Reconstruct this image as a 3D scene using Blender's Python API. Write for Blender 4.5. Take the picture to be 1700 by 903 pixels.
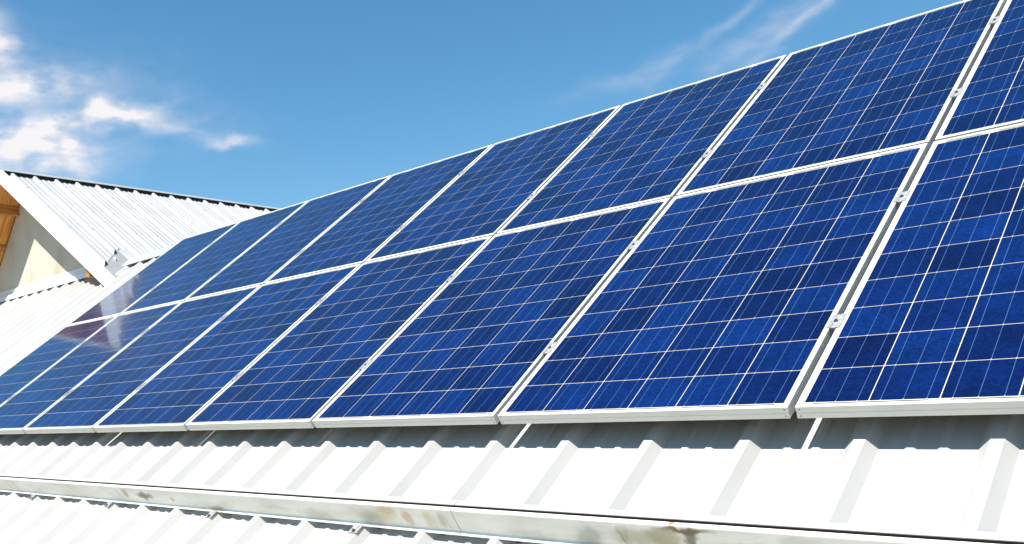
import bpy, math, random
from mathutils import Vector, Matrix
random.seed(7)

# ------------------------------------------------------------------ frame of reference
# world x = along the panel rows, y = horizontal towards the ridge, z = up.
# roof coordinates (u, v, n): u along the rows, v up the slope, n off the panel plane.
TH = math.radians(34.0)
CT, ST = math.cos(TH), math.sin(TH)
Z0 = 4.8                                  # height of the array's origin over the ground
def RV(u, v, n=0.0):
    return Vector((u, v*CT - n*ST, v*ST + n*CT + Z0))
def WV(u, w, z):
    return Vector((u, w, z + Z0))

scene = bpy.context.scene
for o in list(bpy.data.objects):
    bpy.data.objects.remove(o)
C = scene.collection

# ------------------------------------------------------------------ camera
cam_d = bpy.data.cameras.new("camera")
cam = bpy.data.objects.new("camera", cam_d); C.objects.link(cam)
right = Vector((0.693780, 0.718302, -0.052085))
down = Vector((0.035423, -0.106268, -0.993706))
fwd = Vector((-0.719316, 0.687568, -0.099171))
M = Matrix((( right.x, -down.x, -fwd.x, 0.918408),
            ( right.y, -down.y, -fwd.y, -2.545290),
            ( right.z, -down.z, -fwd.z, 0.082984 + Z0),
            (0, 0, 0, 1)))
cam.matrix_world = M
cam_d.sensor_fit = 'HORIZONTAL'; cam_d.sensor_width = 36.0
cam_d.lens = 1462.4/1700*36.0
cam_d.shift_x = (850.0-597.0)/1700.0
cam_d.shift_y = (809.2-451.5)/1700.0
cam_d.clip_start = 0.05; cam_d.clip_end = 3000
scene.camera = cam
scene.render.resolution_x = 1024; scene.render.resolution_y = 544

# ------------------------------------------------------------------ view, sun, sky
scene.render.engine = 'CYCLES'
vs = scene.view_settings
vs.view_transform = 'Standard'; vs.look = 'None'; vs.gamma = 1.0; vs.exposure = 0.9
SUN_RAY = Vector((0.075, 0.500, -0.860)).normalized()
sun_d = bpy.data.lights.new("sun", 'SUN'); sun = bpy.data.objects.new("sun", sun_d); C.objects.link(sun)
sun_d.energy = 5.0; sun_d.angle = math.radians(0.5); sun_d.color = (1.0, 0.965, 0.91)
sun.rotation_euler = SUN_RAY.to_track_quat('-Z', 'Y').to_euler()
sun.location = (0, -5, 20)

world = bpy.data.worlds.new("World"); scene.world = world; world.use_nodes = True
wn, wl = world.node_tree.nodes, world.node_tree.links
wn.clear()
def wnode(t, **k):
    n = wn.new(t)
    for a, b in k.items(): setattr(n, a, b)
    return n
sky = wnode('ShaderNodeTexSky', sky_type='NISHITA', sun_disc=False)
sky.sun_elevation = math.asin(-SUN_RAY.z); sky.sun_rotation = math.radians(189)
sky.air_density = 1.0; sky.dust_density = 0.35; sky.ozone_density = 1.6; sky.altitude = 600
hs = wnode('ShaderNodeHueSaturation'); hs.inputs['Hue'].default_value = 0.487; hs.inputs['Saturation'].default_value = 1.27; hs.inputs['Value'].default_value = 0.97
wl.new(sky.outputs[0], hs.inputs['Color'])
tc = wnode('ShaderNodeTexCoord')
# warp of the sky direction, for ragged cloud edges
nz = wnode('ShaderNodeTexNoise'); nz.inputs['Scale'].default_value = 14; nz.inputs['Detail'].default_value = 7; nz.inputs['Roughness'].default_value = 0.52
wl.new(tc.outputs['Generated'], nz.inputs['Vector'])
sb = wnode('ShaderNodeVectorMath', operation='SUBTRACT'); sb.inputs[1].default_value = (0.5, 0.5, 0.5)
wl.new(nz.outputs['Color'], sb.inputs[0])
sc = wnode('ShaderNodeVectorMath', operation='SCALE'); sc.inputs['Scale'].default_value = 0.042
wl.new(sb.outputs[0], sc.inputs[0])
ad = wnode('ShaderNodeVectorMath', operation='ADD')
wl.new(tc.outputs['Generated'], ad.inputs[0]); wl.new(sc.outputs[0], ad.inputs[1])
def math_(op, a, b=None, clamp=False):
    m = wnode('ShaderNodeMath', operation=op); m.use_clamp = clamp
    for k, s in enumerate((a, b)):
        if s is None: continue
        if isinstance(s, (int, float)): m.inputs[k].default_value = s
        else: wl.new(s, m.inputs[k])
    return m.outputs[0]
total = None
def cloud(d, ra, rb, tilt, s):
    """soft elliptical cloud patch round direction d; radii in radians, tilt in degrees"""
    global total
    d = Vector(d).normalized()
    h = Vector((0, 0, 1)).cross(d).normalized(); h = -h      # to the right as seen
    v = d.cross(h).normalized()
    if v.z < 0: v = -v
    t = math.radians(tilt)
    a = (h*math.cos(t) + v*math.sin(t))/ra; b = (v*math.cos(t) - h*math.sin(t))/rb
    q = []
    for ax in (a, b):
        dp = wnode('ShaderNodeVectorMath', operation='DOT_PRODUCT')
        wl.new(ad.outputs[0], dp.inputs[0]); dp.inputs[1].default_value = ax
        q.append(math_('SUBTRACT', dp.outputs['Value'], ax.dot(d)))
    r2 = math_('ADD', math_('MULTIPLY', q[0], q[0]), math_('MULTIPLY', q[1], q[1]))
    g = math_('POWER', 2.718, math_('MULTIPLY', r2, -1.0))
    dd = wnode('ShaderNodeVectorMath', operation='DOT_PRODUCT'); wl.new(ad.outputs[0], dd.inputs[0]); dd.inputs[1].default_value = d
    g = math_('MULTIPLY', math_('MULTIPLY', g, s), math_('GREATER_THAN', dd.outputs['Value'], 0.0))
    total = g if total is None else math_('ADD', total, g)
CLOUDS = [((-0.858, 0.366, 0.356), .016, .024, 80, 1.0), ((-0.875, 0.350, 0.345), .04, .03, 60, .5),
          ((-0.8505, 0.4068, 0.324), .055, .011, 8, .55), ((-0.872, 0.375, 0.318), .045, .014, 0, .5),
          ((-0.8325, 0.462, 0.304), .012, .010, 20, 1.0), ((-0.822, 0.483, 0.296), .026, .009, 4, 1.5),
          ((-0.852, 0.428, 0.290), .040, .007, 18, .6), ((-0.8767, 0.3946, 0.268), .060, .022, 0, 1.1),
          ((-0.858, 0.425, 0.262), .045, .018, -20, .45), ((-0.8520, 0.440, 0.2735), .008, .006, 0, .9),
          ((-0.795, 0.535, 0.285), .050, .007, -10, .33), ((-0.768, 0.580, 0.272), .020, .005, 8, .8),
          ((-0.850, 0.43, 0.30), .10, .05, 0, .20), ((-0.80, 0.53, 0.30), .07, .02, -8, .14),
          ((-0.300, 0.897, 0.330), .065, .0050, 30, .34), ((-0.340, 0.884, 0.322), .075, .010, 26, .20),
          ((-0.385, 0.868, 0.330), .060, .0055, 32, .20), ((-0.440, 0.845, 0.306), .07, .009, 10, .17),
          ((-0.30, 0.90, 0.345), .10, .02, 34, .08)]
for c in CLOUDS: cloud(*c)
n2 = wnode('ShaderNodeTexNoise'); n2.inputs['Scale'].default_value = 26; n2.inputs['Detail'].default_value = 6; n2.inputs['Roughness'].default_value = .5
mp = wnode('ShaderNodeMapping'); mp.inputs['Scale'].default_value = (1, 1, 2.4)
wl.new(tc.outputs['Generated'], mp.inputs['Vector']); wl.new(mp.outputs[0], n2.inputs['Vector'])
mr = wnode('ShaderNodeMapRange'); mr.inputs['From Min'].default_value = .38; mr.inputs['From Max'].default_value = .66
mr.inputs['To Min'].default_value = .35; mr.inputs['To Max'].default_value = 1.15
wl.new(n2.outputs['Fac'], mr.inputs['Value'])
fac = math_('MULTIPLY', total, mr.outputs[0], True)
ccol = wnode('ShaderNodeRGB'); ccol.outputs[0].default_value = (5.6, 5.45, 5.6, 1)
mx = wnode('ShaderNodeMix', data_type='RGBA')
wl.new(fac, mx.inputs[0]); wl.new(hs.outputs[0], mx.inputs[6]); wl.new(ccol.outputs[0], mx.inputs[7])
bg = wnode('ShaderNodeBackground'); bg.inputs['Strength'].default_value = 0.09
wl.new(mx.outputs[2], bg.inputs['Color'])
wo = wnode('ShaderNodeOutputWorld'); wl.new(bg.outputs[0], wo.inputs['Surface'])

# ------------------------------------------------------------------ materials
def mat(name, col, rough=.5, metal=0.0, coat=0.0, spec=.5):
    m = bpy.data.materials.new(name); m.use_nodes = True
    b = m.node_tree.nodes['Principled BSDF']
    b.inputs['Base Color'].default_value = (*col, 1); b.inputs['Roughness'].default_value = rough
    b.inputs['Metallic'].default_value = metal; b.inputs['Coat Weight'].default_value = coat
    b.inputs['Coat Roughness'].default_value = .03; b.inputs['Specular IOR Level'].default_value = spec
    return m, b, m.node_tree.nodes, m.node_tree.links
def ramp(N, stops):
    r = N.new('ShaderNodeValToRGB'); e = r.color_ramp.elements
    while len(e) > 1: e.remove(e[-1])
    e[0].position, e[0].color = stops[0][0], (*stops[0][1], 1)
    for p, c in stops[1:]:
        x = e.new(p); x.color = (*c, 1)
    return r
def noisy(name, stops, scale, rough=.5, metal=0.0, detail=6, stretch=(1, 1, 1), bump=0.0, bscale=None, coat=0.0, rvar=0.0, spec=.5):
    m, b, N, L = mat(name, stops[0][1], rough, metal, coat, spec)
    t = N.new('ShaderNodeTexCoord'); mp = N.new('ShaderNodeMapping'); mp.inputs['Scale'].default_value = stretch
    L.new(t.outputs['Object'], mp.inputs['Vector'])
    n = N.new('ShaderNodeTexNoise'); n.inputs['Scale'].default_value = scale; n.inputs['Detail'].default_value = detail; n.inputs['Roughness'].default_value = .6
    L.new(mp.outputs[0], n.inputs['Vector'])
    r = ramp(N, stops); L.new(n.outputs['Fac'], r.inputs[0]); L.new(r.outputs[0], b.inputs['Base Color'])
    if rvar:
        q = N.new('ShaderNodeMapRange'); q.inputs['To Min'].default_value = rough - rvar; q.inputs['To Max'].default_value = rough + rvar
        L.new(n.outputs['Fac'], q.inputs['Value']); L.new(q.outputs[0], b.inputs['Roughness'])
    if bump:
        n3 = N.new('ShaderNodeTexNoise'); n3.inputs['Scale'].default_value = bscale or scale*6; n3.inputs['Detail'].default_value = 4
        L.new(mp.outputs[0], n3.inputs['Vector'])
        bu = N.new('ShaderNodeBump'); bu.inputs['Strength'].default_value = bump; bu.inputs['Distance'].default_value = .01
        L.new(n3.outputs['Fac'], bu.inputs['Height']); L.new(bu.outputs[0], b.inputs['Normal'])
    return m
ROOF = noisy('coated_roof_steel', [(.2, (.365, .357, .338)), (.5, (.405, .397, .378)), (.8, (.435, .427, .408))], 2.2, rough=.5, metal=0.0, bump=.06, bscale=9, rvar=.08)
ROOF2 = noisy('weathered_roof_steel', [(.25, (.335, .332, .325)), (.55, (.39, .387, .38)), (.8, (.43, .427, .42))], 1.6, rough=.5, bump=.06, bscale=8, rvar=.08)
FLASH = noisy('galvanised_flashing', [(.25, (.30, .305, .30)), (.6, (.35, .355, .35)), (.8, (.39, .395, .39))], 5, rough=.5, metal=.1, rvar=.1)
WHITE = noisy('white_folded_steel', [(.3, (.70, .70, .69)), (.7, (.78, .78, .77))], 4, rough=.45)
DULL = noisy('dull_zinc_sheet', [(.3, (.24, .245, .24)), (.7, (.30, .305, .30))], 7, rough=.55)
ZINC = noisy('pale_zinc', [(.3, (.36, .35, .33)), (.7, (.43, .42, .40))], 6, rough=.55)
CAP = noisy('grey_ridge_steel', [(.3, (.33, .35, .345)), (.7, (.38, .40, .395))], 4, rough=.5, metal=.1)
ANOD = noisy('anodised_aluminium', [(.3, (.69, .665, .59)), (.7, (.75, .725, .65))], 9, rough=.45, metal=.1, spec=.5)
CLAMP = noisy('clamp_aluminium', [(.3, (.22, .22, .22)), (.7, (.40, .40, .39))], 60, rough=.45, metal=.25)
STEEL = mat('bolt_steel', (.16, .16, .17), .38, .8)[0]
RAILM = mat('rail_aluminium', (.55, .55, .55), .4, .6)[0]
BACK = mat('white_backsheet', (.50, .475, .40), .5, 0, .5)[0]
UNDER = mat('dimmed_backsheet_rear', (.22, .21, .19), .7)[0]  # backsheet underside greyed so less light bounces into the shade below
BUS = mat('bus_wire', (.045, .10, .22), .4, 0, 0, .3)[0]
RIB = mat('tinned_ribbon', (.10, .10, .11), .35, .6, 1.0)[0]
DOTM = mat('bus_crossing', (.62, .60, .52), .4, .3, 1.0)[0]
PLAST = noisy('rough_plaster', [(.2, (.37, .32, .22)), (.45, (.50, .46, .365)), (.75, (.57, .54, .465))], 2.3, rough=.9, bump=.35, bscale=40, stretch=(1, 1, .6))
GROUNDM = noisy('grassy_ground', [(.3, (.06, .075, .03)), (.6, (.11, .10, .06))], .8, rough=.95)
WALLM = noisy('house_render', [(.3, (.50, .47, .40)), (.7, (.62, .59, .52))], 1.5, rough=.9, bump=.2, bscale=40)

# pine boards
m, b, N, L = mat('pine_boards', (.5, .22, .06), .55)
t = N.new('ShaderNodeTexCoord'); mp = N.new('ShaderNodeMapping'); mp.inputs['Scale'].default_value = (1.2, 14, 1.2)
L.new(t.outputs['Object'], mp.inputs['Vector'])
n = N.new('ShaderNodeTexNoise'); n.inputs['Scale'].default_value = 2.5; n.inputs['Detail'].default_value = 6
L.new(mp.outputs[0], n.inputs['Vector'])
r = ramp(N, [(.25, (.36, .11, .012)), (.5, (.62, .25, .035)), (.75, (.75, .36, .06))])
L.new(n.outputs['Fac'], r.inputs[0])
wv = N.new('ShaderNodeTexWave'); wv.wave_type = 'BANDS'; wv.bands_direction = 'Y'; wv.inputs['Scale'].default_value = 2.6; wv.wave_profile = 'SAW'
L.new(t.outputs['Object'], wv.inputs['Vector'])
g = N.new('ShaderNodeMath'); g.operation = 'GREATER_THAN'; g.inputs[1].default_value = .95; L.new(wv.outputs['Fac'], g.inputs[0])
mm = N.new('ShaderNodeMix'); mm.data_type = 'RGBA'; mm.inputs[7].default_value = (.06, .02, .006, 1)
L.new(g.outputs[0], mm.inputs[0]); L.new(r.outputs[0], mm.inputs[6]); L.new(mm.outputs[2], b.inputs['Base Color'])
PINE = m
BEAM = noisy('pine_beam', [(.25, (.24, .08, .015)), (.5, (.42, .17, .035)), (.75, (.55, .25, .06))], 6, rough=.6, stretch=(6, .6, 6))

# polycrystalline silicon under glass; every cell has its own value in 'cell_tone'
m, b, N, L = mat('polycrystalline_cell', (.006, .03, .17), .35, 0, 1.0)
b.inputs['Specular IOR Level'].default_value = .08; b.inputs['Coat IOR'].default_value = 1.22; b.inputs['Coat Roughness'].default_value = .065
at = N.new('ShaderNodeAttribute'); at.attribute_name = 'cell_tone'
oi = N.new('ShaderNodeObjectInfo')
s1 = N.new('ShaderNodeMath'); s1.operation = 'MULTIPLY_ADD'; s1.inputs[1].default_value = 7.31
L.new(oi.outputs['Random'], s1.inputs[0]); L.new(at.outputs['Fac'], s1.inputs[2])
fr = N.new('ShaderNodeMath'); fr.operation = 'FRACT'; L.new(s1.outputs[0], fr.inputs[0])
r1 = ramp(N, [(0, (.0005, .0044, .038)), (.5, (.0006, .0080, .060)), (1, (.0008, .0130, .084))])
L.new(fr.outputs[0], r1.inputs[0])
t = N.new('ShaderNodeTexCoord')
off = N.new('ShaderNodeVectorMath'); off.operation = 'SCALE'; off.inputs[0].default_value = (31, 17, 5); L.new(fr.outputs[0], off.inputs['Scale'])
av = N.new('ShaderNodeVectorMath'); av.operation = 'ADD'; L.new(t.outputs['Object'], av.inputs[0]); L.new(off.outputs[0], av.inputs[1])
vo = N.new('ShaderNodeTexVoronoi'); vo.inputs['Scale'].default_value = 140; L.new(av.outputs[0], vo.inputs['Vector'])
sp = N.new('ShaderNodeSeparateColor'); L.new(vo.outputs['Color'], sp.inputs[0])
gr = N.new('ShaderNodeMapRange'); gr.inputs['To Min'].default_value = .70; gr.inputs['To Max'].default_value = 1.34; L.new(sp.outputs[0], gr.inputs['Value'])
ns = N.new('ShaderNodeTexNoise'); ns.inputs['Scale'].default_value = 9; ns.inputs['Detail'].default_value = 3; L.new(av.outputs[0], ns.inputs['Vector'])
g2 = N.new('ShaderNodeMapRange'); g2.inputs['From Min'].default_value = .3; g2.inputs['From Max'].default_value = .7; g2.inputs['To Min'].default_value = .82; g2.inputs['To Max'].default_value = 1.18
L.new(ns.outputs['Fac'], g2.inputs['Value'])
mu = N.new('ShaderNodeMath'); mu.operation = 'MULTIPLY'; L.new(gr.outputs[0], mu.inputs[0]); L.new(g2.outputs[0], mu.inputs[1])
vm = N.new('ShaderNodeVectorMath'); vm.operation = 'SCALE'; L.new(r1.outputs[0], vm.inputs[0]); L.new(mu.outputs[0], vm.inputs['Scale'])
L.new(vm.outputs[0], b.inputs['Base Color'])
CELL = m

# stained snow guard steel: stains at fixed places on its face (object space = metres along the roof)
def guard_material():
    m, b, N, L = mat('stained_galvanised_steel', (.6, .6, .58), .42, .15)
    t = N.new('ShaderNodeTexCoord')
    n = N.new('ShaderNodeTexNoise'); n.inputs['Scale'].default_value = 7; n.inputs['Detail'].default_value = 7; n.inputs['Roughness'].default_value = .65
    mp = N.new('ShaderNodeMapping'); mp.inputs['Scale'].default_value = (.5, 2, 2)
    L.new(t.outputs['Object'], mp.inputs['Vector']); L.new(mp.outputs[0], n.inputs['Vector'])
    base = ramp(N, [(.28, (.62, .59, .50)), (.5, (.80, .775, .69)), (.72, (.88, .865, .80))]); L.new(n.outputs['Fac'], base.inputs[0])
    cur = base.outputs[0]
    w = N.new('ShaderNodeTexNoise'); w.inputs['Scale'].default_value = 26; w.inputs['Detail'].default_value = 5; L.new(t.outputs['Object'], w.inputs['Vector'])
    ws = N.new('ShaderNodeVectorMath'); ws.operation = 'SUBTRACT'; ws.inputs[1].default_value = (.5, .5, .5); L.new(w.outputs['Color'], ws.inputs[0])
    wsc = N.new('ShaderNodeVectorMath'); wsc.operation = 'SCALE'; wsc.inputs['Scale'].default_value = .05; L.new(ws.outputs[0], wsc.inputs[0])
    pos = N.new('ShaderNodeVectorMath'); pos.operation = 'ADD'; L.new(t.outputs['Object'], pos.inputs[0]); L.new(wsc.outputs[0], pos.inputs[1])
    for (u, h, ru, rh, col, s) in STAINS:
        mp = N.new('ShaderNodeMapping'); mp.vector_type = 'POINT'
        mp.inputs['Location'].default_value = (-u/ru, 0, -h/rh); mp.inputs['Scale'].default_value = (1/ru, 0, 1/rh)
        L.new(pos.outputs[0], mp.inputs['Vector'])
        ln = N.new('ShaderNodeVectorMath'); ln.operation = 'LENGTH'; L.new(mp.outputs[0], ln.inputs[0])
        q = N.new('ShaderNodeMapRange'); q.interpolation_type = 'SMOOTHSTEP'
        q.inputs['From Min'].default_value = 1.15; q.inputs['From Max'].default_value = .35; q.inputs['To Max'].default_value = s
        L.new(ln.outputs['Value'], q.inputs['Value'])
        mx = N.new('ShaderNodeMix'); mx.data_type = 'RGBA'; mx.inputs[7].default_value = (*col, 1)
        L.new(q.outputs[0], mx.inputs[0]); L.new(cur, mx.inputs[6]); cur = mx.outputs[2]
    L.new(cur, b.inputs['Base Color'])
    return m
# (u along the roof, height on the face from its foot, half sizes, colour, strength)
STAINS = [(-2.84, .052, .085, .026, (.16, .13, .05), .9), (-3.02, .062, .03, .04, (.45, .27, .12), .7), (-2.60, .045, .022, .018, (.40, .26, .12), .7),
          (-2.27, .010, .07, .02, (.28, .24, .12), .6), (-1.30, .02, .07, .06, (.40, .38, .32), .6), (-1.20, .075, .05, .03, (.62, .38, .16), .6),
          (-1.24, .05, .06, .05, (.60, .50, .26), .45), (-1.12, .05, .022, .045, (.58, .34, .22), .6), (-1.02, .055, .03, .045, (.60, .52, .24), .55),
          (-.965, .05, .014, .045, (.50, .38, .28), .5), (-.13, .084, .085, .016, (.17, .085, .03), .95), (-.12, .05, .022, .06, (.14, .11, .06), .85), (-.19, .05, .06, .05, (.34, .28, .15), .7), (-.31, .045, .02, .05, (.45, .42, .33), .7), (-1.6, .03, .12, .03, (.5, .47, .38), .5), (-.62, .02, .1, .025, (.55, .52, .44), .5),
          (-.26, .045, .10, .04, (.36, .31, .18), .6), (-.42, .03, .05, .06, (.40, .38, .33), .6), (.02, .03, .10, .03, (.40, .34, .16), .55),
          (.15, .07, .06, .03, (.45, .42, .30), .4), (-3.6, .05, .3, .05, (.62, .56, .42), .35), (-4.6, .05, .4, .04, (.60, .53, .38), .35)]
GUARD = guard_material()
SLITM = mat('painted_slit_shade', (.010, .0065, .005), .9, spec=.05)[0]  # near-black colour standing in for shade inside the slit
DARK = mat('painted_gap_shade', (.02, .02, .02), .9)[0]  # shade of the gap under the wing's ridge cap, as colour

# ------------------------------------------------------------------ mesh helpers
class MB:
    def __init__(s): s.v = []; s.f = []
    def add(s, vs, fs):
        k = len(s.v); s.v += [Vector(p) for p in vs]; s.f += [tuple(i+k for i in f) for f in fs]
    def box8(s, p):            # eight corners: bottom ring 0-3, top ring 4-7
        s.add(p, [(3, 2, 1, 0), (4, 5, 6, 7), (0, 1, 5, 4), (1, 2, 6, 5), (2, 3, 7, 6), (3, 0, 4, 7)])
    def prism(s, ring, fn, a, b):
        """ring: 2-D points; fn(p, t) -> 3-D; swept from a to b and capped"""
        k = len(ring)
        s.add([fn(p, a) for p in ring] + [fn(p, b) for p in ring],
              [(i, (i+1) % k, k+(i+1) % k, k+i) for i in range(k)] + [tuple(range(k))[::-1], tuple(range(k, 2*k))])
    def cyl(s, c, ax, r, h, n=8):
        ax = Vector(ax).normalized(); t = ax.orthogonal().normalized(); q = ax.cross(t)
        c = Vector(c); P = []
        for hh in (0, h):
            for i in range(n):
                a = 2*math.pi*i/n; P.append(c + ax*hh + t*(r*math.cos(a)) + q*(r*math.sin(a)))
        s.add(P, [(i, (i+1) % n, n+(i+1) % n, n+i) for i in range(n)] + [tuple(range(n))[::-1], tuple(range(n, 2*n))])
    def mesh(s, name, m, loc=Vector((0, 0, 0))):
        me = bpy.data.meshes.new(name); me.from_pydata([tuple(p - loc) for p in s.v], [], s.f)
        me.validate(); me.update()
        import bmesh
        bm = bmesh.new(); bm.from_mesh(me); bmesh.ops.recalc_face_normals(bm, faces=bm.faces); bm.to_mesh(me); bm.free()
        me.materials.append(m); return me
    def build(s, name, m, parent=None, bevel=0.0):
        loc = parent.matrix_world.translation.copy() if parent else Vector((0, 0, 0))
        o = bpy.data.objects.new(name, s.mesh(name, m, loc)); C.objects.link(o)
        if parent: o.parent = parent
        if bevel:
            q = o.modifiers.new('edge', 'BEVEL'); q.width = bevel; q.segments = 2; q.limit_method = 'ANGLE'
        return o
def tag(o, label=None, cat=None, group=None, kind=None):
    if label: o['label'] = label
    if cat: o['category'] = cat
    if group: o['group'] = group
    if kind: o['kind'] = kind
    return o
def empty(name, loc, label, cat, group=None):
    o = bpy.data.objects.new(name, None); C.objects.link(o); o.location = loc; o.empty_display_size = .1
    o.matrix_world = Matrix.Translation(loc)
    return tag(o, label, cat, group)

# trapezoidal sheet profile: list of (x, height) between x0 and x1, ribs centred on c0 + k*P
PITCH = .305
def profile(x0, x1, c0, hr=.0325, minors=True):
    pts = []
    k0 = math.floor((x0-c0)/PITCH)-1; k1 = math.ceil((x1-c0)/PITCH)+1
    for k in range(k0, k1+1):
        c = c0 + k*PITCH
        pts += [(c-.042, 0), (c-.0145, hr), (c+.0145, hr), (c+.042, 0)]
        if minors:
            for q in (.115, .190):
                pts += [(c+q-.016, 0), (c+q-.008, .0058), (c+q+.008, .0058), (c+q+.016, 0)]
    out = [p for p in pts if x0 < p[0] < x1]
    def h_at(x):
        for a, b_ in zip(pts, pts[1:]):
            if a[0] <= x <= b_[0]: return a[1] + (b_[1]-a[1])*(x-a[0])/max(1e-9, b_[0]-a[0])
        return 0
    return [(x0, h_at(x0))] + out + [(x1, h_at(x1))]
def sheet(mb, prof, fn, a, b_, th=.0015):
    """closed thin sheet; fn(x, h, t)"""
    k = len(prof); P = []
    for t in (a, b_):
        P += [fn(x, h, t) for x, h in prof]; P += [fn(x, h-th, t) for x, h in prof]
    F = []
    for i in range(k-1):
        F.append((i, i+1, 2*k+i+1, 2*k+i)); F.append((k+i+1, k+i, 3*k+i, 3*k+i+1))
        F.append((i, k+i, k+i+1, i+1)); F.append((2*k+i, 2*k+i+1, 3*k+i+1, 3*k+i))
    F += [(0, 2*k, 3*k, k), (k-1, 2*k-1, 4*k-1, 3*k-1)]
    mb.add(P, F)

# ------------------------------------------------------------------ ground
g = MB(); S = 900
g.add([(-S, -S, 0), (S, -S, 0), (S, S, 0), (-S, S, 0)], [(0, 1, 2, 3)])
tag(g.build('ground', GROUNDM), kind='structure')

# ------------------------------------------------------------------ the house under the panels
PAN = -.14                    # pans of the roof sheet lie this far below the panel plane
RIBU = .145                   # a rib centre
U0, U1 = -16.0, 3.2
EAVE, RIDGE = -3.6, 3.48
house = empty('house', Vector((-6, -2.4, 0)), 'house with a white ribbed metal roof that carries the solar panels', 'house')
rs = MB(); sheet(rs, profile(U0, U1, RIBU), lambda x, h, t: RV(x, t, PAN+h), EAVE, RIDGE)
rs.build('roof_sheet', ROOF, house)
ridge_w = RV(0, RIDGE, PAN).y; ridge_z = RV(0, RIDGE, PAN).z
bs = MB(); sheet(bs, profile(U0, U1, RIBU), lambda x, h, t: Vector((x, ridge_w + t*CT + h*ST, ridge_z - t*ST + h*CT)), .004, 7.0)
bs.build('roof_sheet', ROOF, house)
w = MB()
y0, y1 = RV(0, EAVE+.4, -.16).y, 2*ridge_w - RV(0, EAVE+.4, -.16).y
ze = RV(0, EAVE+.4, -.16).z
w.prism([(y0, 0), (y1, 0), (y1, ze-.03), (ridge_w, ridge_z-.05), (y0, ze-.03)], lambda p, t: Vector((t, p[0], p[1])), U0+.3, U1-.3)
w.build('wall', WALLM, house)
rc = MB()                     # ridge cap from the wing to the right gable
def capring(p, t): return RV(t, p[0], p[1])
apex = (RIDGE+.005, -.083)
rc.prism([(3.315, -.1045), (3.315, -.1005), (3.322, -.0985), apex, (RIDGE+.16, -.21), (RIDGE+.16, -.213), (RIDGE+.005, -.0865), (3.322, -.1020), (3.3185, -.1045)],
         capring, -8.52, U1)
rc.build('ridge_cap', FLASH, house)
def hexscrew(mb, c, ax):
    mb.cyl(c, ax, .0095, .0018, 12); mb.cyl(Vector(c)+Vector(ax)*.0018, ax, .0055, .006, 6)
NV = RV(0, 0, 1) - RV(0, 0, 0)
k = -18
for k in range(-19, 3):
    c = RIBU + k*PITCH
    s = MB(); hexscrew(s, RV(c+.062, -.475, PAN), NV); s.build('roof_screw', STEEL, house)

# ------------------------------------------------------------------ gabled wing behind, on the left
TA = .6474; AL = math.atan(TA); CA, SA = math.cos(AL), math.sin(AL)
TAL = .85; CAL, SAL = math.cos(math.atan(TAL)), math.sin(math.atan(TAL))   # the left slope is steeper
PK = -10.95; ZK = -3.768 - TA*PK          # ridge line of the pans
W0, W1 = 2.45, 13.0
WALLW = 2.87
wing = empty('gabled_wing', Vector((PK, WALLW, 0)), 'gabled wing with plastered wall, timber soffit and white ribbed roof at the left', 'building')
def SR(w_, d, n):             # right slope: d = horizontal distance from ridge, n = off the pans
    return WV(PK + d + n*SA, w_, ZK - TA*d + n*CA)
def SL(w_, d, n):
    return WV(PK - d - n*SAL, w_, ZK - TAL*d + n*CAL)
RIBW = 2.66
import bmesh
def wingsheet(wa, wb, da, db, side, cut=None, name='roof_sheet'):
    mb = MB(); sheet(mb, profile(wa, wb, RIBW), lambda x, h, t: side(x, t, h), da, db)
    o = mb.build(name, ROOF2, wing)
    if cut:
        bm = bmesh.new(); bm.from_mesh(o.data)
        co, no = cut; co = Vector(co) - wing.matrix_world.translation
        r_ = bmesh.ops.bisect_plane(bm, geom=bm.verts[:]+bm.edges[:]+bm.faces[:], plane_co=co, plane_no=Vector(no), clear_outer=True)
        bm.to_mesh(o.data); bm.free()
    return o
# front part is cut off parallel to the valley, the strip below it is flat flashing
A = Vector((-8.456, 2.515)); B = Vector((-8.98, 3.033)); dAB = (B-A).normalized()
nrm = Vector((-dAB.y, dAB.x)); nrm = nrm if nrm.x > 0 else -nrm
wingsheet(2.49, 3.085, .012, 3.0, SR, ((A.x, A.y, 0), (nrm.x, nrm.y, 0)))
wingsheet(3.0865, W1, .012, 3.5, SR)
wingsheet(2.49, W1, .012, 3.0, SL)
# valley flashing strip and its upturned end
vf = MB()
def onW(x, w_, n=0.0): return WV(x + n*SA, w_, ZK - TA*(x-PK) + n*CA)
ext = .09
Aq = A - dAB*.07 - nrm*.06; Bq = B + dAB*.03 - nrm*.06
E_ = Vector((-8.15, 2.50)); D_ = Vector((-8.70, 3.03)); F_ = Vector((-8.11, 2.462))
loop = [Vector((-8.36, 2.462)), Aq, Bq, Vector((-9.02, 3.14)), Vector((-8.72, 3.14)), D_, E_, F_]
top = [onW(p.x, p.y, -.003) for p in loop]; bot = [onW(p.x, p.y, -.006) for p in loop]
kk = len(loop)
vf.add(top+bot, [tuple(range(kk)), tuple(range(kk, 2*kk))[::-1]] + [(i, (i+1) % kk, kk+(i+1) % kk, kk+i) for i in range(kk)])
vf.build('valley_flashing', DULL, wing)
vh = MB()                     # folded rim of the strip along the valley
def rim(a, b_, wd, h0, h1):
    d_ = (b_-a).normalized(); q = Vector((-d_.y, d_.x)); q = q if q.x > 0 else -q
    P = []
    for hh in (h0, h1):
        for p in (a, b_, b_+q*wd, a+q*wd): P.append(onW(p.x, p.y, hh))
    vh.box8(P)
rim(E_, D_, .018, -.04, .012)
vh.build('flashing_rim', FLASH, wing)
sd = MB()                     # small saddle piece where strip and ridge cap meet
P = [onW(-8.985, 3.05, .004), onW(-8.70, 3.035, .006), onW(-8.60, 3.11, .045), onW(-8.95, 3.13, .036)]
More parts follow.
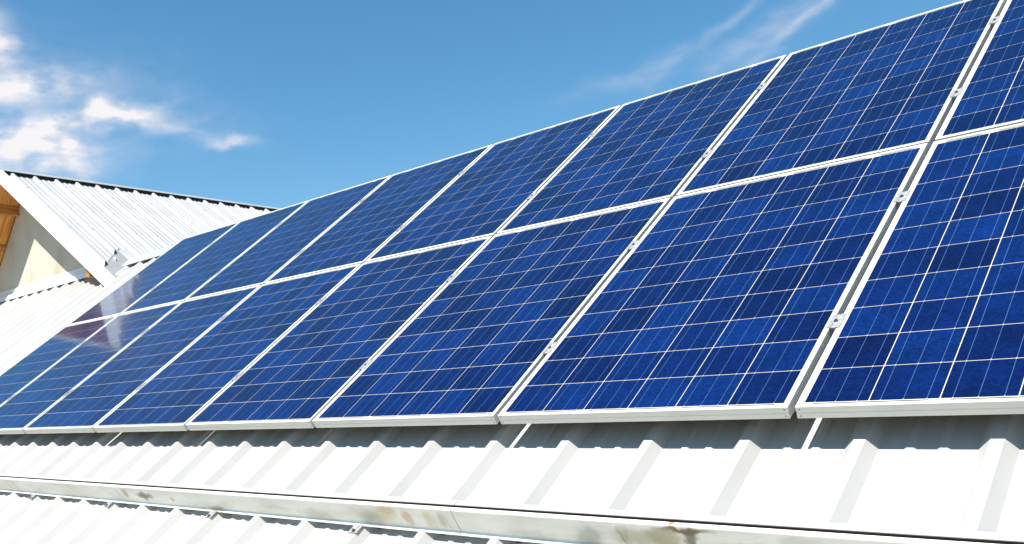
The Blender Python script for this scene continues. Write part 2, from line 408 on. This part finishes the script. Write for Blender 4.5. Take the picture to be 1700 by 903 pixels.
sd.add(P + [p - Vector((0, 0, .004)) for p in P], [(0, 1, 2, 3), (7, 6, 5, 4), (0, 4, 5, 1), (1, 5, 6, 2), (2, 6, 7, 3), (3, 7, 4, 0)])
sd.build('saddle_flashing', FLASH, wing)
# ridge cap
rc = MB()
ring = [(-.068, .3125-.3345), (0, .0155+.0), (.068, .3125-.3345)]
zc = ZK + .060
ring = [(-.075, zc-.060), (0, zc), (.075, zc-.060), (.075, zc-.0575+.0), (.0, zc+.003), (-.075, zc-.0575)]
rc.prism([(-.050, zc-.038), (-.050, zc-.034), (0, zc+.003), (.050, zc-.034), (.050, zc-.038), (0, zc-.002)], lambda p, t: WV(PK+p[0], t, p[1]), W0-.015, W1)
rc.build('ridge_cap', CAP, wing)
fm = MB(); fm.prism([(-.030, ZK-.03), (.030, ZK-.03), (.030, ZK+.012), (0, ZK+.03), (-.030, ZK+.012)], lambda p, t: WV(PK+p[0], t, p[1]), W0+.05, W1-.1)  # dark filler added so the gap under the cap reads as shade
fm.build('ridge_gap_shade', DARK, wing)
# barge boards (folded steel) on the front rake, soffits, eaves
for side, dl in ((SR, 2.835), (SL, 2.95)):
    bb = MB()
    for (wa, wb, na, nb) in ((2.437, 2.4395, -.076, .047), (2.4395, 2.53, .0445, .047), (2.5275, 2.53, .003, .0445), (2.4395, 2.462, -.076, -.0735)):
        bb.box8([side(wa, -.0 if side is SR else .0, na), side(wb, 0, na), side(wb, dl, na), side(wa, dl, na),
                 side(wa, 0, nb), side(wb, 0, nb), side(wb, dl, nb), side(wa, dl, nb)])
    bb.build('barge_board', WHITE, wing)
    so = MB(); sb_ = -.072 if side is SR else -.040
    so.box8([side(2.4625, .004, sb_), side(WALLW-.002, .004, sb_), side(WALLW-.002, dl-.01, sb_), side(2.4625, dl-.01, sb_),
             side(2.4625, .004, sb_+.024), side(WALLW-.002, .004, sb_+.024), side(WALLW-.002, dl-.01, sb_+.024), side(2.4625, dl-.01, sb_+.024)])
    so.build('soffit_boards', PINE, wing)
# purlins that stick out under the left slope, and one under the right eave
def purlin(xr, zt, zb, wd=.10, w_a=2.475):
    mb = MB(); xl = xr - wd
    mb.box8([WV(xl, w_a, zb), WV(xr, w_a, zb), WV(xr, WALLW-.003, zb), WV(xl, WALLW-.003, zb),
             WV(xl, w_a, zt(xl)), WV(xr, w_a, zt(xr)), WV(xr, WALLW-.003, zt(xr)), WV(xl, WALLW-.003, zt(xl))])
    return mb.build('purlin', BEAM, wing, bevel=.004)
zsl = lambda x: ZK - TAL*(PK - x) - .040/CAL - .003
zsr = lambda x: ZK - TA*(x - PK) - .072/CA - .003
purlin(-11.27, zsl, 2.865); purlin(-11.79, zsl, 2.505); purlin(-12.35, zsl, 2.14); purlin(-12.95, zsl, 1.76)
purlin(-8.66, zsr, 1.66, .09)
# plastered gable wall and wing body
gw = MB()
xr, xl = -8.42, PK-2.42
def ztop(x): return ZK - (TA if x > PK else TAL)*abs(x-PK) - .06/CA
gw.prism([(xl, -Z0), (xr, -Z0), (xr, ztop(xr)), (PK, ztop(PK)), (xl, ztop(xl))], lambda p, t: WV(p[0], t, p[1]), WALLW, W1-.3)
gw.build('gable_wall', PLAST, wing)
# apron flashing at the foot of the gable wall
ap = MB()
def apr(p, t): return WV(t, p[0], p[1])
v31 = RV(0, 3.312, -.1055); v31t = RV(0, 3.312, -.1035); w31, z31 = v31.y, v31.z-Z0
ap.prism([(w31, z31), (w31, z31+.0035), (WALLW-.055, z31+.066), (WALLW-.018, z31+.078), (WALLW-.012, z31+.150), (WALLW-.002, z31+.156),
          (WALLW-.002, z31+.150), (WALLW-.010, z31+.145), (WALLW-.014, z31+.072), (WALLW-.052, z31+.061)], apr, -14.6, -8.72)
ap.build('apron_flashing', WHITE, wing)
# screws on the rib tops of the wing roof, three rows
NR = (SR(0, 0, 1) - SR(0, 0, 0)).normalized()
for row, uu in enumerate((-10.50, -9.963, -9.43)):
    for j in range(0, 15):
        w_ = RIBW + j*PITCH
        s = MB(); c = SR(w_, uu-PK, .0325); s.cyl(c, NR, .0065, .001, 10); s.cyl(c+NR*.001, NR, .0045, .005, 6)
        s.build('roof_screw', STEEL, wing)

# ------------------------------------------------------------------ solar panels
PW, PL, TP = 1.012, 1.65, .039
W_, L_ = .992, 1.65
ROWV = (0.0, 1.6675)
def frame_mesh():
    prof = [(.0115, -.0035), (.0115, 0.0), (.0008, 0.0), (0, -.0008), (0, -.0165), (.0010, -.0175), (.0010, -.0215), (0, -.0225), (0, -TP), (.030, -TP), (.030, -TP+.0018), (.0018, -TP+.0018), (.0018, -.0085), (.0105, -.0085), (.0105, -.0070), (.0030, -.0070), (.0030, -.0035)]
    k = len(prof); V = []; F = []
    for (cx, cy, sx, sy) in ((0, 0, 1, 1), (W_, 0, -1, 1), (W_, L_, -1, -1), (0, L_, 1, -1)):
        for d, z in prof: V.append((cx+sx*d, cy+sy*d, z))
    for c in range(4):
        for i in range(k):
            a, b_ = c*k+i, c*k+(i+1) % k; e = (c+1) % 4
            F.append((a, b_, e*k+(i+1) % k, e*k+i))
    mb = MB(); mb.add(V, F); return mb.mesh('frame', ANOD)
def laminate_mesh():
    mb = MB(); d = .0032
    mb.box8([(d, d, -.0068), (W_-d, d, -.0068), (W_-d, L_-d, -.0068), (d, L_-d, -.0068), (.0116, .0116, -.0030), (W_-.0116, .0116, -.0030), (W_-.0116, L_-.0116, -.0030), (.0116, L_-.0116, -.0030)])
    return mb.mesh('backsheet', BACK)
MX, MY = .0178, .0240
CX, CY = (W_-2*MX+.003)/6, (L_-2*MY+.003)/10
def cells_mesh():
    mb = MB(); g_ = .0025
    for j in range(10):
        for i in range(6):
            x0, y0_ = MX+i*CX, MY+j*CY; x1, y1_ = x0+CX-g_, y0_+CY-g_; z = -.0026; c = .0018
            mb.add([(x0+c, y0_, z), (x1-c, y0_, z), (x1, y0_+c, z), (x1, y1_-c, z), (x1-c, y1_, z), (x0+c, y1_, z), (x0, y1_-c, z), (x0, y0_+c, z)], [tuple(range(8))])
    me = mb.mesh('cells', CELL)
    for p in me.polygons:
        if p.normal.z < 0: p.flip()
    a = me.attributes.new('cell_tone', 'FLOAT', 'FACE')
    rr = random.Random(3)
    for i in range(len(me.polygons)): a.data[i].value = rr.random()
    return me
def bus_mesh():
    mb = MB(); z = -.0022; hw = .00065
    for i in range(6):
        for q in (1/6, .5, 5/6):
            x = MX+i*CX+(CX-.003)*q
            y0_, y1_ = MY-.006, L_-MY+.006
            mb.add([(x-hw, y0_, z), (x+hw, y0_, z), (x+hw, y1_, z), (x-hw, y1_, z)], [(0, 1, 2, 3)])
    me = mb.mesh('busbars', BUS)
    me.materials.append(DOTM)
    # the bare wire where it bridges two cells
    return me
def ribbon_mesh():
    mb = MB(); z = -.00225
    for (a, b_, y) in ((0, 1, .0178), (2, 3, .0178), (4, 5, .0178), (1, 2, L_-.0178), (3, 4, L_-.0178), (0, 0, L_-.0178), (5, 5, L_-.0178)):
        x0 = MX+a*CX+CX*.14; x1 = MX+b_*CX+CX*.84
        mb.add([(x0, y-.0017, z), (x1, y-.0017, z), (x1, y+.0017, z), (x0, y+.0017, z)], [(0, 1, 2, 3)])
    return mb.mesh('ribbons', RIB)
def cross_mesh():
    mb = MB(); z = -.00205
    for i in range(6):
        for q in (1/6, .5, 5/6):
            x = MX+i*CX+(CX-.003)*q
            for j in range(11):
                y = MY+j*CY-.0015
                mb.add([(x-.0012, y-.003, z), (x+.0012, y-.003, z), (x+.0012, y+.003, z), (x-.0012, y+.003, z)], [(0, 1, 2, 3)])
    return mb.mesh('solder_links', DOTM)
def joined():
    """one glass laminate: backsheet, cells, wires and ribbons, each with its own material slot"""
    V, F, MI, TN = [], [], [], []; mats = []
    for me in (laminate_mesh(), cells_mesh(), bus_mesh(), ribbon_mesh(), cross_mesh()):
        k = len(V); V += [tuple(v.co) for v in me.vertices]; mi = len(mats); mats.append(me.materials[0])
        a = me.attributes.get('cell_tone')
        for p in me.polygons:
            F.append(tuple(i+k for i in p.vertices)); MI.append(5 if me.materials[0] is BACK and p.normal.z < -.9 else mi); TN.append(a.data[p.index].value if a else 0.0)
    mats.append(UNDER)
    me = bpy.data.meshes.new('cell_laminate'); me.from_pydata(V, [], F)
    for q in mats: me.materials.append(q)
    a = me.attributes.new('cell_tone', 'FLOAT', 'FACE')
    for i, p in enumerate(me.polygons): p.material_index = MI[i]; a.data[i].value = TN[i]
    for q in [m_ for m_ in bpy.data.meshes if m_.users == 0 and m_ is not me]: bpy.data.meshes.remove(q)
    return me
lam = joined()
meshes = [('frame', frame_mesh()), ('cell_laminate', lam)]
sm = MB(); sm.cyl((0, 0, 0), (0, -1, 0), .0022, .0006, 10); SCR = sm.mesh('frame_screw', STEEL)
ORD = ['first', 'second', 'third', 'fourth', 'fifth', 'sixth', 'seventh', 'eighth']
ROT = Matrix.Rotation(TH, 4, 'X')
for row in (0, 1):
    for c in range(8):
        i = c-7
        rn = ('lower', 'upper')[row]
        if row == 0:
            lb = {0: 'lower-row blue solar panel at the far left end, beside bare white roof', 6: 'nearest blue solar panel seen whole, second from the right in the lower row',
                  7: 'lower-row blue solar panel nearest the camera, cut off at the right edge'}.get(c, 'blue solar panel, %s from the left in the lower row' % ORD[c])
        else:
            lb = {0: 'upper-row blue solar panel at the far left end, next to the gabled wing', 7: 'blue solar panel at the top right corner, mostly cut off by the edge',
                  6: 'blue solar panel second from the right in the upper row'}.get(c, 'blue solar panel, %s from the left in the upper row, against the sky' % ORD[c])
        e = bpy.data.objects.new('solar_panel', None); C.objects.link(e); e.empty_display_size = .1
        tag(e, lb, 'solar panel', 'solar panels mounted in two rows on the roof')
        jit = (random.uniform(-.0008, .0008), random.uniform(-.0012, .0012), random.uniform(-.0008, .0008))
        e.matrix_world = Matrix.Translation(RV(i*PW+jit[0], ROWV[row]+jit[1], jit[2])) @ ROT
        for nm, me in meshes:
            o = bpy.data.objects.new(nm, me); C.objects.link(o); o.parent = e
        if row == 0:
            for x in (.010, W_-.010):
                for z in (-.009, -.031):
                    o = bpy.data.objects.new('frame_screw', SCR); C.objects.link(o); o.parent = e; o.location = (x, 0, z)

# rails and clamps
CL = ((.43, 'lower-row', 'lower'), (1.215, 'lower-row', 'upper'), (2.09, 'upper-row', 'lower'), (2.875, 'upper-row', 'upper'))
for v, rn, pos in CL:
    mb = MB(); mb.prism([(v-.02, -.085), (v+.02, -.085), (v+.02, -TP-.001), (v+.006, -TP-.001), (v+.006, -.055), (v-.006, -.055), (v-.006, -TP-.001), (v-.02, -TP-.001)], lambda p, t: RV(t, p[0], p[1]), -7.12, 1.12)
    tag(mb.build('mounting_rail', RAILM), '%s aluminium mounting rail hidden under the %s solar panels' % (pos, rn), 'rail', 'mounting rails under the panels')
pads = 0
for c in range(1, 8):
    u = (c-7)*PW - .010
    for v, rn, pos in CL:
        e = bpy.data.objects.new('panel_clamp', None); C.objects.link(e); e.empty_display_size = .03
        tag(e, '%s metal clamp between the %s and %s %s panels from the left' % (pos, ORD[c-1], ORD[c], rn), 'clamp', 'clamps in the gaps between the panels')
        e.matrix_world = Matrix.Translation(RV(u, v + random.uniform(-.006, .006), 0)) @ ROT
        if c == 1 and v == CL[0][0]:
            mb = MB()
            mb.prism([(-.0185, .0004), (-.0185, .0034), (-.0062, .0034), (-.0055, .0018), (.0055, .0018), (.0062, .0034), (.0185, .0034), (.0185, .0004), (.0094, .0004), (.0094, -.030), (-.0094, -.030), (-.0094, .0004)],
                     lambda p, t: Vector((p[0], t, p[1])), -.037, .037)
            CLM = mb.mesh('clamp_body', CLAMP)
            mb = MB(); mb.cyl((0, 0, .0018), (0, 0, 1), .0062, .0009, 16); 
            P = []
            n_ = 16
            for (rr_, zz) in ((.0055, .0027), (.0055, .0062), (.0033, .0062), (.0033, .0034)):
                for q in range(n_):
                    a = 2*math.pi*q/n_; P.append((rr_*math.cos(a), rr_*math.sin(a), zz))
            F = [(r_*n_+q, r_*n_+(q+1) % n_, (r_+1)*n_+(q+1) % n_, (r_+1)*n_+q) for r_ in range(3) for q in range(n_)] + [tuple(range(3*n_, 4*n_))]
            mb.add(P, F); CLB = mb.mesh('clamp_bolt', STEEL)
        for nm, me in (('clamp_body', CLM), ('clamp_bolt', CLB)):
            o = bpy.data.objects.new(nm, me); C.objects.link(o); o.parent = e

# ------------------------------------------------------------------ snow guard across the roof
GF, GB = -.497, -.452          # front face and rear flange (v)
GBOT, GTOP = -.1065, -.008
seam = -.905
brk_u = [RIBU + k*PITCH for k in (-2, -5, -8, -11, -14, -17, -20)]
for (a, b_, lb) in ((U0+.2, seam-.0012, 'left length of the stained metal snow guard rail, small rust marks'),
                    (seam+.0012, U1-.3, 'right length of the metal snow guard rail, with a large brown stain')):
    loc = RV(0, GF, GBOT) if True else None
    e = bpy.data.objects.new('snow_guard', None); C.objects.link(e); e.empty_display_size = .1
    tag(e, lb, 'snow guard', 'snow guard rails across the roof')
    e.matrix_world = Matrix.Translation(RV(0, GF, GBOT)) @ ROT
    def child(nm, mb, m, bevel=0):
        o = bpy.data.objects.new(nm, mb.mesh(nm, m)); C.objects.link(o); o.parent = e
        if bevel:
            q = o.modifiers.new('edge', 'BEVEL'); q.width = bevel; q.segments = 2
        return o
    H = GTOP-GBOT; D = GB-GF; t_ = .0015
    f = lambda p, t: Vector((t, p[0], p[1]))
    mb = MB()                  # front Z: hem, face, lip
    mb.prism([(-.011, -.001), (-.011, .001), (-.0005, .0095), (0, .011), (0, H-.003), (.0012, H), (.014, H+.001), (.014, H-.001), (.0125, H-.001), (.0125, H-.0008), (t_+.001, H-.002), (t_, H-.004), (t_, .0015), (.035, .0015), (.035, 0)], f, a, b_)
    for uu, dx in ((-3.10, .03), (-3.55-.9, .02), (-.33, .015), (-.955, .012), (-4.36, .02)):
        if a < uu < b_:
            P = [(uu, -.0012, H-.012), (uu+.004, -.0012, H-.012), (uu+.004+dx, -.0012, .012), (uu+dx, -.0012, .012)]
            mb.add(P + [(p[0], .0005, p[2]) for p in P], [(0, 1, 2, 3), (7, 6, 5, 4), (0, 4, 5, 1), (1, 5, 6, 2), (2, 6, 7, 3), (3, 7, 4, 0)])
    child('face_plate', mb, GUARD)
    mb = MB()                  # rear flange
    mb.prism([(D, 0.0), (D, H-.009), (D+.010, H-.007), (D+.010, H-.0055), (D-.002, H-.0015), (D-.0195, H+.0015), (D-.0200, H-.001), (D-.019, H-.001), (D-.0183, H-.0005), (D-t_, H-.005), (D-t_, 0.0)], f, a, b_)
    child('rear_flange', mb, ZINC)
    mb = MB()  # added dark filler, paints the shade between the lips
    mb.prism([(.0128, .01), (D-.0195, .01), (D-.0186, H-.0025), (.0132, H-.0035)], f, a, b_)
    child('slit_shade_insert', mb, SLITM)
    for bu_ in brk_u:
        if not (a < bu_ < b_): continue
        mb = MB()
        z1 = .0006
        mb.box8([(bu_-.0185, -.052, z1), (bu_+.0185, -.052, z1), (bu_+.0185, -.001, z1), (bu_-.0185, -.001, z1),
                 (bu_-.0185, -.052, z1+.003), (bu_+.0185, -.052, z1+.003), (bu_+.0185, -.001, z1+.003), (bu_-.0185, -.001, z1+.003)])
        for sx in (-1, 1):
            x = bu_ + sx*.0200
            mb.box8([(x-.0014, -.052, -.014), (x+.0014, -.052, -.014), (x+.0014, -.001, -.014), (x-.0014, -.001, -.014),
                     (x-.0014, -.052, z1+.0032), (x+.0014, -.052, z1+.0032), (x+.0014, -.001, z1+.0032), (x-.0014, -.001, z1+.0032)])
        bk = child('bracket', mb, CLAMP)
        mb = MB(); mb.cyl((bu_, -.042, z1+.003), (0, 0, 1), .0085, .0015, 14); mb.cyl((bu_, -.042, z1+.0045), (0, 0, 1), .0052, .006, 6)
        mb.cyl((bu_+.004, -.022, z1+.0031), (0, 0, 1), .0028, .0004, 10)
        o = bpy.data.objects.new('bolt', mb.mesh('bolt', STEEL)); C.objects.link(o); o.parent = bk
